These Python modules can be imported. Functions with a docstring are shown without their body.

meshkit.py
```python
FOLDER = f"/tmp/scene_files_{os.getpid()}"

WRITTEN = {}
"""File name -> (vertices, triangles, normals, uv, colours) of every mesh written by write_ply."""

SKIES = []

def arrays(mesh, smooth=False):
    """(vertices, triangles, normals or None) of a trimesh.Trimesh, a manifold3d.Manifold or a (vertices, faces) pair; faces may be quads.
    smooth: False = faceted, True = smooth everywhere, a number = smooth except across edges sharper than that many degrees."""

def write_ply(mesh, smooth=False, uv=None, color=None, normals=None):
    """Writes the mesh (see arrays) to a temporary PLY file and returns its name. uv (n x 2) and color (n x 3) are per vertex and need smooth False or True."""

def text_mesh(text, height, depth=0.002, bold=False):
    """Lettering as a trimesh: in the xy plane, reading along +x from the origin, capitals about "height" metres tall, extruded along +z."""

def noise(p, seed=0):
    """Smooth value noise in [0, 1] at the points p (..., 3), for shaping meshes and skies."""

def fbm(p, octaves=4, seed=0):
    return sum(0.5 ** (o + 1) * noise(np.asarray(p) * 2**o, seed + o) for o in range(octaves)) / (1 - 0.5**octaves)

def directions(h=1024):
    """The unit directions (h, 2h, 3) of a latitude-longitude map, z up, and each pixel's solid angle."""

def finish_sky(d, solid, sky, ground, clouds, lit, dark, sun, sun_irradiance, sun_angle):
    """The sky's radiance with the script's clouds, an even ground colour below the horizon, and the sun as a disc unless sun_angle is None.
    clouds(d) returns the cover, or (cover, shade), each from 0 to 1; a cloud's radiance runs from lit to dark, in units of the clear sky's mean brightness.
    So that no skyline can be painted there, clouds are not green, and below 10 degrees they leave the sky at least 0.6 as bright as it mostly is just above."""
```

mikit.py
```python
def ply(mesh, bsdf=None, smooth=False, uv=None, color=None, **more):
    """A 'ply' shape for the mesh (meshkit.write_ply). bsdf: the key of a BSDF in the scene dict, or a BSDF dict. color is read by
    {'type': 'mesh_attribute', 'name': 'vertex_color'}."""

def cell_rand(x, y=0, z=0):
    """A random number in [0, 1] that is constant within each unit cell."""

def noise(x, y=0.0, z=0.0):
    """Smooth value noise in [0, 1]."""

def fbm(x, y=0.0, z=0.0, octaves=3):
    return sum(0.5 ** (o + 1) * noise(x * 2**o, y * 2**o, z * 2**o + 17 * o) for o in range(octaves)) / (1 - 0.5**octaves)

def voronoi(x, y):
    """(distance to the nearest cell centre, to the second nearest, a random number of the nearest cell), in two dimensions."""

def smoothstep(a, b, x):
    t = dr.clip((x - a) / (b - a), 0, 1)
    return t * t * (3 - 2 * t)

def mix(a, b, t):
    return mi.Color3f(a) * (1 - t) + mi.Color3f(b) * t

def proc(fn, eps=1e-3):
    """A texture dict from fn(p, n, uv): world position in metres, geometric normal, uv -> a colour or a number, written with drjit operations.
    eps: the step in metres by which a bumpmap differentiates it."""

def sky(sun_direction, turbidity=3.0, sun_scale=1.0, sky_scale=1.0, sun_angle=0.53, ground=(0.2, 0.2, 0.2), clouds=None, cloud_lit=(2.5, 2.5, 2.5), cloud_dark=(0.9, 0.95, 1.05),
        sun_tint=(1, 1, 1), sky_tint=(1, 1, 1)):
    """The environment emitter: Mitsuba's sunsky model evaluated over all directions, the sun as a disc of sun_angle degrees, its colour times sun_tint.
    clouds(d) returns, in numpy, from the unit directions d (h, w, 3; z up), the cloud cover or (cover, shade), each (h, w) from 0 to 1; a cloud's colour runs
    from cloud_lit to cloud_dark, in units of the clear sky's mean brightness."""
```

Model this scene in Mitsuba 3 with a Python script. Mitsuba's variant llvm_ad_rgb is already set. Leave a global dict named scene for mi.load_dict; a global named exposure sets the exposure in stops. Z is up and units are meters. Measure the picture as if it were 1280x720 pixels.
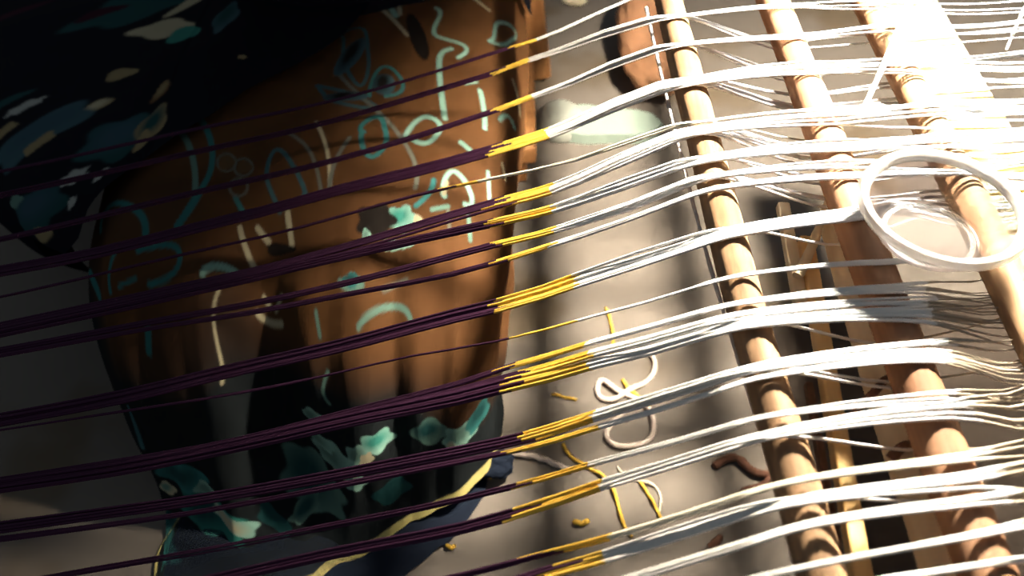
import math, random
import numpy as np, trimesh, manifold3d
import mitsuba as mi, mikit, meshkit
from mikit import proc, noise, fbm, smoothstep, mix
from scipy.interpolate import CubicSpline, PchipInterpolator
from scipy.spatial.transform import Rotation

T = mi.ScalarTransform4f
rng = np.random.default_rng(7)
random.seed(7)

# ------------------------------------------------------------------ camera, light, exposure
PITCH = math.radians(50.0)
EYE = np.array([0.0, 0.0, 1.0])
FWD = np.array([0, math.cos(PITCH), -math.sin(PITCH)])
UPV = np.array([0, math.sin(PITCH), math.cos(PITCH)])
FOCAL = 640 / math.tan(math.radians(31.0))
exposure = 0.0
scene, labels = {}, {}
scene['camera'] = {'type': 'thinlens', 'fov': 62.0, 'fov_axis': 'x', 'near_clip': 0.02, 'far_clip': 50.0,
                   'aperture_radius': 0.0035, 'focus_distance': 0.76,
                   'to_world': T().look_at(origin=EYE.tolist(), target=(EYE + FWD).tolist(), up=[0, 0, 1])}
scene['ambient'] = {'type': 'constant', 'radiance': {'type': 'rgb', 'value': [0.100, 0.114, 0.124]}}
LAMP = np.array([0.46, 0.75, 0.885])
LAMP_R = 0.032
LAMP_I = 14.0
LAMP_COL = np.array([1.0, 0.86, 0.66])


def ray(px, py):
    return FWD + (px - 640) / FOCAL * np.array([1.0, 0, 0]) + (360 - py) / FOCAL * UPV


def at(px, py, z):
    """the point of the level z that stands at this place of the frame"""
    r = ray(px, py)
    return EYE + r * (z - EYE[2]) / r[2]


# ------------------------------------------------------------------ materials
def rgb(c):
    return {'type': 'rgb', 'value': list(map(float, c))}


def mat(name, color, rough=0.8, spec=0.25, **kw):
    col = color if isinstance(color, dict) else rgb(color)
    scene[name] = {'type': 'twosided', 'b': {'type': 'principled', 'base_color': col, 'roughness': rough, 'specular': spec, **kw}}
    return name


def concrete(p, n, uv):
    a = fbm(p.x * 2.3, p.y * 2.3, 0.0, 4)
    b = fbm(p.x * 16 + 5, p.y * 16, 3.0, 4)
    c = smoothstep(0.55, 0.72, fbm(p.x * 5 + 9, p.y * 5 + 2, 7.0, 4))
    t = 0.62 + 0.42 * a + 0.26 * (b - 0.5)
    col = mix((0.120, 0.104, 0.090), (0.175, 0.155, 0.138), t)
    return mix(col, (0.118, 0.088, 0.055), c * 0.8)


def wood_fn(c0, c1, axis_scale=(90, 6, 90)):
    def fn(p, n, uv):
        g = fbm(p.x * axis_scale[0], p.y * axis_scale[1], p.z * axis_scale[2], 4)
        k = fbm(p.x * 22, p.y * 22 + 4, p.z * 22, 3)
        return mix(c0, c1, smoothstep(0.25, 0.8, g * 0.7 + k * 0.35))
    return fn


mat('m_floor', proc(concrete), 0.75, 0.3)
mat('m_pole', proc(wood_fn((0.14, 0.085, 0.048), (0.36, 0.235, 0.14))), 0.65, 0.2)
mat('m_pole_red', proc(wood_fn((0.15, 0.075, 0.042), (0.34, 0.20, 0.125))), 0.65, 0.2)
mat('m_plank', proc(wood_fn((0.60, 0.40, 0.15), (0.80, 0.60, 0.26), (60, 4, 60))), 0.6, 0.3)
mat('m_lath', proc(wood_fn((0.66, 0.40, 0.15), (0.85, 0.60, 0.30))), 0.55, 0.3)
mat('m_bark', proc(wood_fn((0.60, 0.48, 0.32), (0.88, 0.78, 0.60), (50, 14, 50))), 0.75, 0.2)
mat('m_twig', proc(wood_fn((0.05, 0.025, 0.015), (0.13, 0.06, 0.04), (200, 200, 200))), 0.8, 0.2)
mat('m_bench', proc(wood_fn((0.30, 0.13, 0.045), (0.50, 0.25, 0.10), (70, 70, 6))), 0.6, 0.3)
mat('m_block', proc(wood_fn((0.30, 0.155, 0.085), (0.52, 0.27, 0.15), (25, 25, 10))), 0.7, 0.25)
mat('m_white_yarn', (0.84, 0.81, 0.78), 0.85, 0.2)
mat('m_darker_yarn', (0.36, 0.31, 0.25), 0.9, 0.15)  # yarn colour darkened past the reddish bar so it looks dim
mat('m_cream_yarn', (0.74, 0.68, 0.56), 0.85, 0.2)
mat('m_yellow_yarn', (0.80, 0.50, 0.075), 0.8, 0.2)
mat('m_purple_yarn', (0.042, 0.010, 0.036), 0.8, 0.25)
mat('m_string', (0.72, 0.62, 0.56), 0.85, 0.2)
mat('m_slipper', (0.30, 0.39, 0.345), 0.6, 0.3)
mat('m_slipper_strap', (0.40, 0.43, 0.39), 0.5, 0.35)
mat('m_scrap', (0.80, 0.72, 0.52), 0.8, 0.2)
mat('m_navy', (0.008, 0.013, 0.026), 0.85, 0.1)
mat('m_skin', (0.36, 0.19, 0.11), 0.5, 0.35)
mat('m_hair', (0.012, 0.009, 0.008), 0.45, 0.5)
mat('m_print', {'type': 'mesh_attribute', 'name': 'vertex_color'}, 0.85, 0.08)
mat('m_dark_sheet', (0.050, 0.040, 0.034), 0.9, 0.1)
mat('m_added_shade', (0.03, 0.03, 0.03), 0.8, 0.05)
mat('m_black', (0.02, 0.02, 0.02), 0.5, 0.4)
scene['m_plastic'] = {'type': 'principledthin', 'base_color': rgb((0.82, 0.77, 0.79)), 'roughness': 0.045, 'spec_trans': 0.97,
                      'eta': 1.3, 'diff_trans': 0.6}
scene['m_plastic_rim'] = {'type': 'principledthin', 'base_color': rgb((0.93, 0.92, 0.90)), 'roughness': 0.2, 'spec_trans': 0.75,
                          'eta': 1.4, 'diff_trans': 0.9}


# ------------------------------------------------------------------ mesh helpers
def tag(key, label=None, cat=None, group=None, kind=None):
    d = {}
    if label: d['label'] = label
    if cat: d['category'] = cat
    if group: d['group'] = group
    if kind: d['kind'] = kind
    labels[key] = d


def frames(p):
    t = np.gradient(p, axis=0)
    t /= np.linalg.norm(t, axis=1, keepdims=True) + 1e-12
    ref = np.array([0, 0, 1.0]) if abs(t[:, 2]).mean() < 0.8 else np.array([1.0, 0, 0])
    a = np.cross(t, ref)
    a /= np.linalg.norm(a, axis=1, keepdims=True) + 1e-12
    return t, a, np.cross(a, t)


def tube_arrays(p, r, sides=6):
    p = np.asarray(p, float)
    r = np.broadcast_to(np.asarray(r, float), (len(p),))
    _, a, b = frames(p)
    th = np.arange(sides) * 2 * np.pi / sides
    ring = p[:, None] + r[:, None, None] * (np.cos(th)[None, :, None] * a[:, None] + np.sin(th)[None, :, None] * b[:, None])
    v = ring.reshape(-1, 3)
    i, j = np.meshgrid(np.arange(len(p) - 1), np.arange(sides), indexing='ij')
    q = np.stack([i * sides + j, i * sides + (j + 1) % sides, (i + 1) * sides + (j + 1) % sides, (i + 1) * sides + j], -1).reshape(-1, 4)
    f = np.vstack([q[:, [0, 2, 1]], q[:, [0, 3, 2]]])
    n = len(v)
    v = np.vstack([v, p[:1], p[-1:]])
    k = np.arange(sides)
    f = np.vstack([f, np.stack([k * 0 + n, k, (k + 1) % sides], 1), np.stack([k * 0 + n + 1, (len(p) - 1) * sides + (k + 1) % sides, (len(p) - 1) * sides + k], 1)])
    return v, f


def join(parts):
    at_, vs, fs = 0, [], []
    for v, f in parts:
        vs.append(v); fs.append(np.asarray(f) + at_); at_ += len(v)
    return np.vstack(vs), np.vstack(fs)


def put(key, mesh, m, smooth=35, **kw):
    if isinstance(mesh, tuple):
        mesh = trimesh.Trimesh(mesh[0], mesh[1], process=False)
    scene[key] = mikit.ply(mesh, m, smooth=smooth, **kw)


def spline(pts, n=40):
    pts = np.asarray(pts, float)
    d = np.r_[0, np.cumsum(np.linalg.norm(np.diff(pts, axis=0), axis=1))]
    s = np.linspace(0, d[-1], n)
    if len(pts) < 3:
        return np.stack([np.interp(s, d, pts[:, k]) for k in range(3)], 1)
    return CubicSpline(d, pts)(s)


def pole(p0, p1, r0, r1, wob=0.002, seed=0, n=60, sides=18, flat=1.0):
    s = np.linspace(0, 1, n)
    p = np.outer(1 - s, p0) + np.outer(s, p1)
    q = np.stack([s * 6, s * 0 + seed, s * 0], -1)
    p[:, 0] += wob * 2 * (meshkit.noise(q, seed) - 0.5)
    p[:, 2] += wob * (meshkit.noise(q + 9, seed) - 0.5)
    r = np.interp(s, [0, 1], [r0, r1]) * (1 + 0.10 * (meshkit.noise(np.stack([s * 11, s * 0 + 3.3 * seed, s * 0], -1), seed + 5) - 0.5))
    v, f = tube_arrays(p, r, sides)
    bump = 1 + 0.0
    return trimesh.Trimesh(v, f, process=False)


def rbox(size, r=0.004):
    sx, sy, sz = (np.asarray(size, float) / 2 - r)
    sp = manifold3d.Manifold.sphere(r, 12)
    return manifold3d.Manifold.batch_hull([sp.translate((a * sx, b * sy, c * sz)) for a in (-1, 1) for b in (-1, 1) for c in (-1, 1)])


def to_tri(man):
    m = man.to_mesh()
    return trimesh.Trimesh(m.vert_properties[:, :3], m.tri_verts, process=True)


# ------------------------------------------------------------------ floor
floor = trimesh.creation.box((9, 9, 0.1)); floor.apply_translation((0, 1.5, -0.05))
put('floor', floor, 'm_floor', False); tag('floor', 'grey beige concrete floor', kind='structure')

# ------------------------------------------------------------------ hanging lamp (out of the frame, upper right)
bulb = trimesh.creation.icosphere(3, LAMP_R); bulb.apply_translation(LAMP)
rad = LAMP_I / (math.pi * LAMP_R ** 2) * LAMP_COL
scene['hanging_bulb__bulb'] = mikit.ply(bulb, 'm_white_yarn', smooth=True, emitter={'type': 'area', 'radiance': rgb(rad)})
SH_AX = np.array([0.25, -0.2, -0.95]); SH_AX /= np.linalg.norm(SH_AX)
added_shade = trimesh.creation.revolve(np.array([(0.030, -0.045), (0.147, 0.085), (0.149, 0.085), (0.032, -0.047), (0.030, -0.045)]), sections=64)  # unseen cone added to cut the lamp off the left of the lap
sx_ = np.cross([0, 1.0, 0], SH_AX); sx_ /= np.linalg.norm(sx_)
SHM = np.eye(4); SHM[:3, 0], SHM[:3, 1], SHM[:3, 2], SHM[:3, 3] = sx_, np.cross(SH_AX, sx_), SH_AX, LAMP
added_shade.apply_transform(SHM); put('hanging_bulb__added_shade', added_shade, 'm_added_shade', 40)
sock = trimesh.creation.revolve(np.array([[0, 0.0], [0.014, 0.0], [0.017, 0.006], [0.017, 0.045], [0.010, 0.06], [0, 0.06]]), sections=20)
sock.apply_translation(LAMP + [0, 0, LAMP_R - 0.002]); put('hanging_bulb__socket', sock, 'm_black')
put('hanging_bulb__cord', tube_arrays(spline([LAMP + [0, 0, 0.085], LAMP + [0.01, 0.01, 0.6], LAMP + [0, 0.02, 1.5]]), 0.003, 8), 'm_black')
tag('hanging_bulb', 'light bulb with an added tilted cone limiting its light, hanging on a black cord above the warp', 'lamp')

# ------------------------------------------------------------------ person on a low bench
SV = np.array([0.0, 0.30, 0.50, 0.60, 0.70, 0.85, 1.0, 1.30, 1.60])
C_ = np.array([[-0.255, 1.28, 0.195], [-0.258, 0.97, 0.195], [-0.262, 0.76, 0.188], [-0.260, 0.678, 0.170],
               [-0.252, 0.622, 0.125], [-0.243, 0.580, 0.060], [-0.235, 0.545, -0.005], [-0.225, 0.44, -0.06], [-0.22, 0.31, -0.08]])
PHI = np.radians([90, 90, 84, 66, 32, 20, 18, 30, 40])                  # the direction the front of the cloth faces: 90 = up, 0 = towards the viewer
AW = np.array([0.276, 0.272, 0.262, 0.250, 0.238, 0.224, 0.210, 0.20, 0.20])
BT = np.array([0.115, 0.118, 0.120, 0.118, 0.112, 0.105, 0.10, 0.10, 0.10])
fC, fP, fA, fB = (PchipInterpolator(SV, x) for x in (C_, PHI, AW, BT))


_t = np.linspace(0, 1, 4001) ** 1 * 2 * np.pi - np.pi
_x, _y = 0.26 * np.sign(np.sin(_t)) * np.abs(np.sin(_t)) ** (2 / 3), 0.118 * np.sign(np.cos(_t)) * np.abs(np.cos(_t)) ** (2 / 3)
_s = np.r_[0, np.cumsum(np.hypot(np.diff(_x), np.diff(_y)))]
UM = float(_s[-1])                                                  # metres of cloth around


def cloth_point(u, v, out=0.0, folds=1.0):
    """point of the skirt cloth: u runs 0..1 around (0.5 = middle of the front), v from hip to hem"""
    th = np.interp(u, _s / _s[-1], _t)                                      # 0 front middle, + towards the right of the frame
    e = 2 / 3.0
    cx = np.sign(np.sin(th)) * np.abs(np.sin(th)) ** e
    cn = np.sign(np.cos(th)) * np.abs(np.cos(th)) ** e
    c, ph, a, b = fC(v), fP(v), fA(v), fB(v)
    N = np.stack([np.zeros_like(ph), -np.cos(ph), np.sin(ph)], -1)
    low = np.clip((v - 0.50) / 0.3, 0, 1)
    lap = 1 - low
    dn = np.zeros_like(u)
    # valley between the legs, deeper below the knees
    dn -= (0.006 * lap * np.clip(v / 0.3, 0, 1) + 0.055 * low * np.clip((1.0 - v) / 0.12, 0.1, 1)) * np.exp(-((cx + 0.12) / 0.20) ** 2)
    dn -= (0.004 * lap + 0.022 * low) * np.exp(-((cx - 0.52) / 0.10) ** 2)
    dn -= (0.003 * lap + 0.016 * low) * np.exp(-((cx + 0.66) / 0.12) ** 2)
    w = np.stack([cx * 5.0 + 0.6 * v, v * 2.2, np.zeros_like(v)], -1)
    dn += folds * (0.003 + 0.010 * low) * (meshkit.fbm(w, 3, 3) - 0.5) * 2
    ridge = np.sin(cx * 21 + 5 * meshkit.noise(np.stack([cx * 2, v * 3, v * 0], -1), 8))
    dn += folds * 0.0045 * low * ridge
    # the two thighs rise a little
    dn += 0.004 * lap * (np.exp(-((cx - 0.38) / 0.25) ** 2) + np.exp(-((cx + 0.55) / 0.25) ** 2))
    k = np.minimum(out, 0.012) + dn * np.clip(cn + 0.35, 0, 1)
    da = out + 0.012 * folds * (meshkit.noise(np.stack([cx * 2 + cn * 3, v * 7, v * 0 + 5], -1), 12) - 0.5) * 2
    p = c + np.stack([cx * (a + da), np.zeros_like(a), np.zeros_like(a)], -1) + N * (cn * b + k)[..., None]
    p[..., 2] = np.maximum(p[..., 2], 0.006 + np.maximum(out, 0) * 0.5)
    return p


def hem(u):
    return np.interp(u, [0.0, 0.25, 0.36, 0.43, 0.462, 0.50, 0.536, 0.573, 0.609, 0.649, 0.68, 0.70, 0.78, 1.0], [1.0, 1.48, 1.46, 1.38, 1.32, 1.21, 1.125, 1.075, 1.04, 0.982, 0.955, 0.945, 0.92, 0.95])


def seg_dist(P, A, B):
    d = B - A
    t = np.clip(((P - A) @ d) / (d @ d + 1e-12), 0, 1)
    return np.linalg.norm(P - A - t[..., None] * d, axis=-1)


def smooth_line(pts, n):
    pts = np.asarray(pts, float)
    if len(pts) < 3:
        return pts
    d = np.r_[0, np.cumsum(np.linalg.norm(np.diff(pts, axis=0), axis=1))]
    return CubicSpline(d, pts)(np.linspace(0, d[-1], n))


VM = 0.95                     # metres of cloth per unit of v, about
TEAL, MINT, CREAM, SLATE = (0.05, 0.30, 0.30), (0.30, 0.55, 0.46), (0.55, 0.50, 0.34), (0.06, 0.14, 0.17)
#PRINTS-BEGIN
TEAL, MINT, CREAM, SLATE = (0.030, 0.145, 0.145), (0.22, 0.40, 0.34), (0.40, 0.36, 0.24), (0.04, 0.09, 0.11)
TEALF, TEALD, MINTD, SLATE2, GREY, DARK = (0.035, 0.20, 0.165), (0.012, 0.055, 0.058), (0.10, 0.19, 0.16), (0.035, 0.10, 0.115), (0.11, 0.12, 0.10), (0.010, 0.008, 0.007)
BLUE, CREAM2, BROWN2, WHITE, PLUM = (0.030, 0.070, 0.095), (0.24, 0.19, 0.10), (0.10, 0.055, 0.025), (0.32, 0.34, 0.32), (0.03, 0.006, 0.015)
SARONG_LINES = [
    ([(0.5152, 0.2368), (0.5177, 0.2201), (0.5267, 0.216), (0.5423, 0.2563), (0.5485, 0.3026), (0.5443, 0.3466), (0.5291, 0.3182), (0.5188, 0.2709), (0.5152, 0.2368)], 0.0026, SLATE2),
    ([(0.5558, 0.366), (0.5563, 0.3312), (0.5664, 0.3074), (0.5816, 0.3241), (0.5823, 0.3579), (0.5712, 0.3649)], 0.0026, TEAL),
    ([(0.501, 0.3386), (0.5211, 0.3506), (0.5426, 0.3658), (0.564, 0.3868), (0.5367, 0.3811), (0.5123, 0.3605), (0.501, 0.3386)], 0.0026, SLATE2),
    ([(0.5155, 0.3058), (0.5417, 0.3585), (0.5687, 0.3959), (0.5902, 0.4279), (0.6041, 0.4557), (0.6097, 0.4737), (0.6123, 0.5044)], 0.0026, GREY),
    ([(0.5572, 0.4269), (0.5587, 0.4072), (0.567, 0.4015), (0.5755, 0.4191), (0.5776, 0.4508), (0.5691, 0.4655), (0.5596, 0.4522), (0.5572, 0.4269)], 0.0031, TEAL),
    ([(0.5951, 0.4262), (0.6026, 0.4003), (0.6134, 0.3905), (0.6229, 0.3965), (0.6228, 0.4204), (0.6143, 0.4336), (0.6029, 0.4305)], 0.0031, MINT),
    ([(0.6295, 0.3892), (0.6242, 0.3358), (0.6208, 0.2866), (0.6239, 0.2563), (0.631, 0.2475)], 0.0036, MINT),
    ([(0.6398, 0.2634), (0.6334, 0.2295), (0.6158, 0.2253), (0.611, 0.1945), (0.6084, 0.1541)], 0.0031, MINT),
    ([(0.6723, 0.2023), (0.6779, 0.1644), (0.6873, 0.1363), (0.716, 0.1203), (0.7055, 0.1549), (0.6824, 0.1971), (0.6723, 0.2023)], 0.0031, MINT),
    ([(0.6466, 0.1095), (0.6568, 0.1191), (0.6691, 0.1272)], 0.0026, CREAM),
    ([(0.6488, 0.315), (0.661, 0.3037)], 0.0031, MINT),
    ([(0.6655, 0.3188), (0.6693, 0.3549), (0.6698, 0.3862)], 0.0036, MINT),
    ([(0.6876, 0.3582), (0.6998, 0.3406), (0.7064, 0.3522)], 0.0031, MINT),
    ([(0.7033, 0.2551), (0.71, 0.2812), (0.7155, 0.3164)], 0.0021, CREAM),
    ([(0.6401, 0.5098), (0.6375, 0.4859), (0.6441, 0.4696), (0.6551, 0.4792), (0.6598, 0.5147)], 0.0031, MINT),
    ([(0.639, 0.5067), (0.6394, 0.4891)], 0.0026, CREAM),
    ([(0.6155, 0.5273), (0.6259, 0.5081), (0.6276, 0.4894)], 0.0031, TEAL),
    ([(0.4602, 0.2193), (0.4717, 0.24), (0.4851, 0.2552)], 0.0021, GREY),
    ([(0.4784, 0.1695), (0.4872, 0.1993), (0.4942, 0.229)], 0.0021, SLATE2),
    ([(0.4869, 0.4208), (0.5031, 0.4397), (0.5183, 0.4741), (0.5293, 0.5193)], 0.0021, GREY),
    ([(0.5095, 0.4058), (0.5256, 0.4505), (0.5328, 0.4849), (0.5367, 0.5199)], 0.0021, CREAM),
    ([(0.545, 0.4354), (0.5369, 0.4702), (0.5364, 0.5179)], 0.0026, GREY),
    ([(0.4924, 0.5347), (0.4803, 0.5055), (0.474, 0.4687), (0.4781, 0.4462), (0.4963, 0.4701), (0.5128, 0.5166)], 0.0026, SLATE2),
    ([(0.4995, 0.5366), (0.5063, 0.5705)], 0.0031, CREAM),
    ([(0.3807, 0.4159), (0.4033, 0.4686), (0.4118, 0.5121)], 0.0036, MINTD),
    ([(0.3973, 0.4001), (0.4175, 0.4481), (0.4215, 0.4901), (0.416, 0.5152), (0.3998, 0.5525)], 0.0036, TEAL),
    ([(0.416, 0.5152), (0.4089, 0.5365), (0.3998, 0.5525)], 0.0047, TEAL),
    ([(0.3059, 0.5353), (0.3134, 0.5132), (0.3451, 0.5163), (0.3634, 0.5304), (0.3722, 0.556)], 0.0036, TEAL),
    ([(0.3674, 0.5729), (0.3887, 0.5704), (0.4008, 0.5752), (0.4046, 0.5867), (0.3924, 0.6044), (0.3777, 0.6084)], 0.0031, TEAL),
    ([(0.3472, 0.5747), (0.3409, 0.6005), (0.3428, 0.614)], 0.0026, TEAL),
    ([(0.3525, 0.6093), (0.3656, 0.6018)], 0.0021, TEAL),
    ([(0.4569, 0.5509), (0.4637, 0.5728), (0.4725, 0.593)], 0.0031, CREAM),
    ([(0.4727, 0.55), (0.4838, 0.5647)], 0.0031, CREAM),
    ([(0.4266, 0.6008), (0.4324, 0.5936), (0.4413, 0.5916), (0.457, 0.5983)], 0.0036, MINT),
    ([(0.4501, 0.5187), (0.4596, 0.5365)], 0.0031, TEAL),
    ([(0.2881, 0.5781), (0.3072, 0.6157)], 0.0042, TEAL),
    ([(0.5719, 0.6424), (0.5937, 0.6287), (0.6138, 0.6296), (0.6204, 0.6392)], 0.0026, MINTD),
    ([(0.4407, 0.6137), (0.4348, 0.6433), (0.4361, 0.6616), (0.4335, 0.6914)], 0.0016, CREAM),  # cream stroke painted in for the highlight on a fold
    ([(0.3737, 0.6447), (0.3712, 0.6624)], 0.0036, TEAL),
    ([(0.3173, 0.7473), (0.3168, 0.7969), (0.3144, 0.8494)], 0.0036, SLATE2),
    ([(0.5391, 0.6768), (0.5338, 0.7121), (0.5365, 0.7183)], 0.0021, MINTD),
    ([(0.5328, 0.1418), (0.5514, 0.1724), (0.5687, 0.2042), (0.5828, 0.2318)], 0.0031, CREAM),
    ([(0.5505, 0.1411), (0.5675, 0.1884)], 0.0042, MINT),
    ([(0.5664, 0.1411), (0.5714, 0.1838)], 0.0031, CREAM),
    ([(0.6637, 0.5209), (0.6703, 0.5559)], 0.0026, MINTD),
    ([(0.6771, 0.4548), (0.6834, 0.4962)], 0.0026, MINT),
    ([(0.6919, 0.4305), (0.6983, 0.4511)], 0.0021, CREAM),
    ([(0.6465, 0.4224), (0.6567, 0.431)], 0.0031, MINT),
    ([(0.6305, 0.5299), (0.6445, 0.5224)], 0.0026, MINTD),
    ([(0.6449, 0.5263), (0.6493, 0.5514)], 0.0021, GREY),
    ([(0.4788, 0.6183), (0.4843, 0.6266)], 0.0026, CREAM),
    ([(0.4969, 0.618), (0.4897, 0.6294)], 0.0021, CREAM),
    ([(0.4717, 0.6319), (0.4804, 0.6385), (0.4944, 0.6405)], 0.0031, CREAM),
    ([(0.5541, 0.6097), (0.5634, 0.6149), (0.5742, 0.6122)], 0.0031, MINTD),
    ([(0.5938, 0.6144), (0.6043, 0.6093), (0.6139, 0.6052)], 0.0026, GREY),
    ([(0.5312, 0.6319), (0.534, 0.6488)], 0.0021, MINTD),
    ([(0.4432, 0.4678), (0.4423, 0.4776), (0.437, 0.482), (0.4305, 0.4788), (0.4265, 0.4695), (0.4273, 0.4597), (0.4325, 0.455), (0.439, 0.4582), (0.4432, 0.4678)], 0.0016, GREY),
    ([(0.4599, 0.4738), (0.459, 0.4837), (0.4538, 0.4882), (0.4476, 0.4849), (0.4436, 0.4754), (0.4445, 0.4656), (0.4497, 0.4611), (0.456, 0.4643), (0.4599, 0.4738)], 0.0016, GREY),
    ([(0.4597, 0.5046), (0.4581, 0.5126), (0.4527, 0.5163), (0.4468, 0.514), (0.4435, 0.5061), (0.4448, 0.497), (0.45, 0.4925), (0.4562, 0.4957), (0.4597, 0.5046)], 0.0016, GREY),
]
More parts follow.
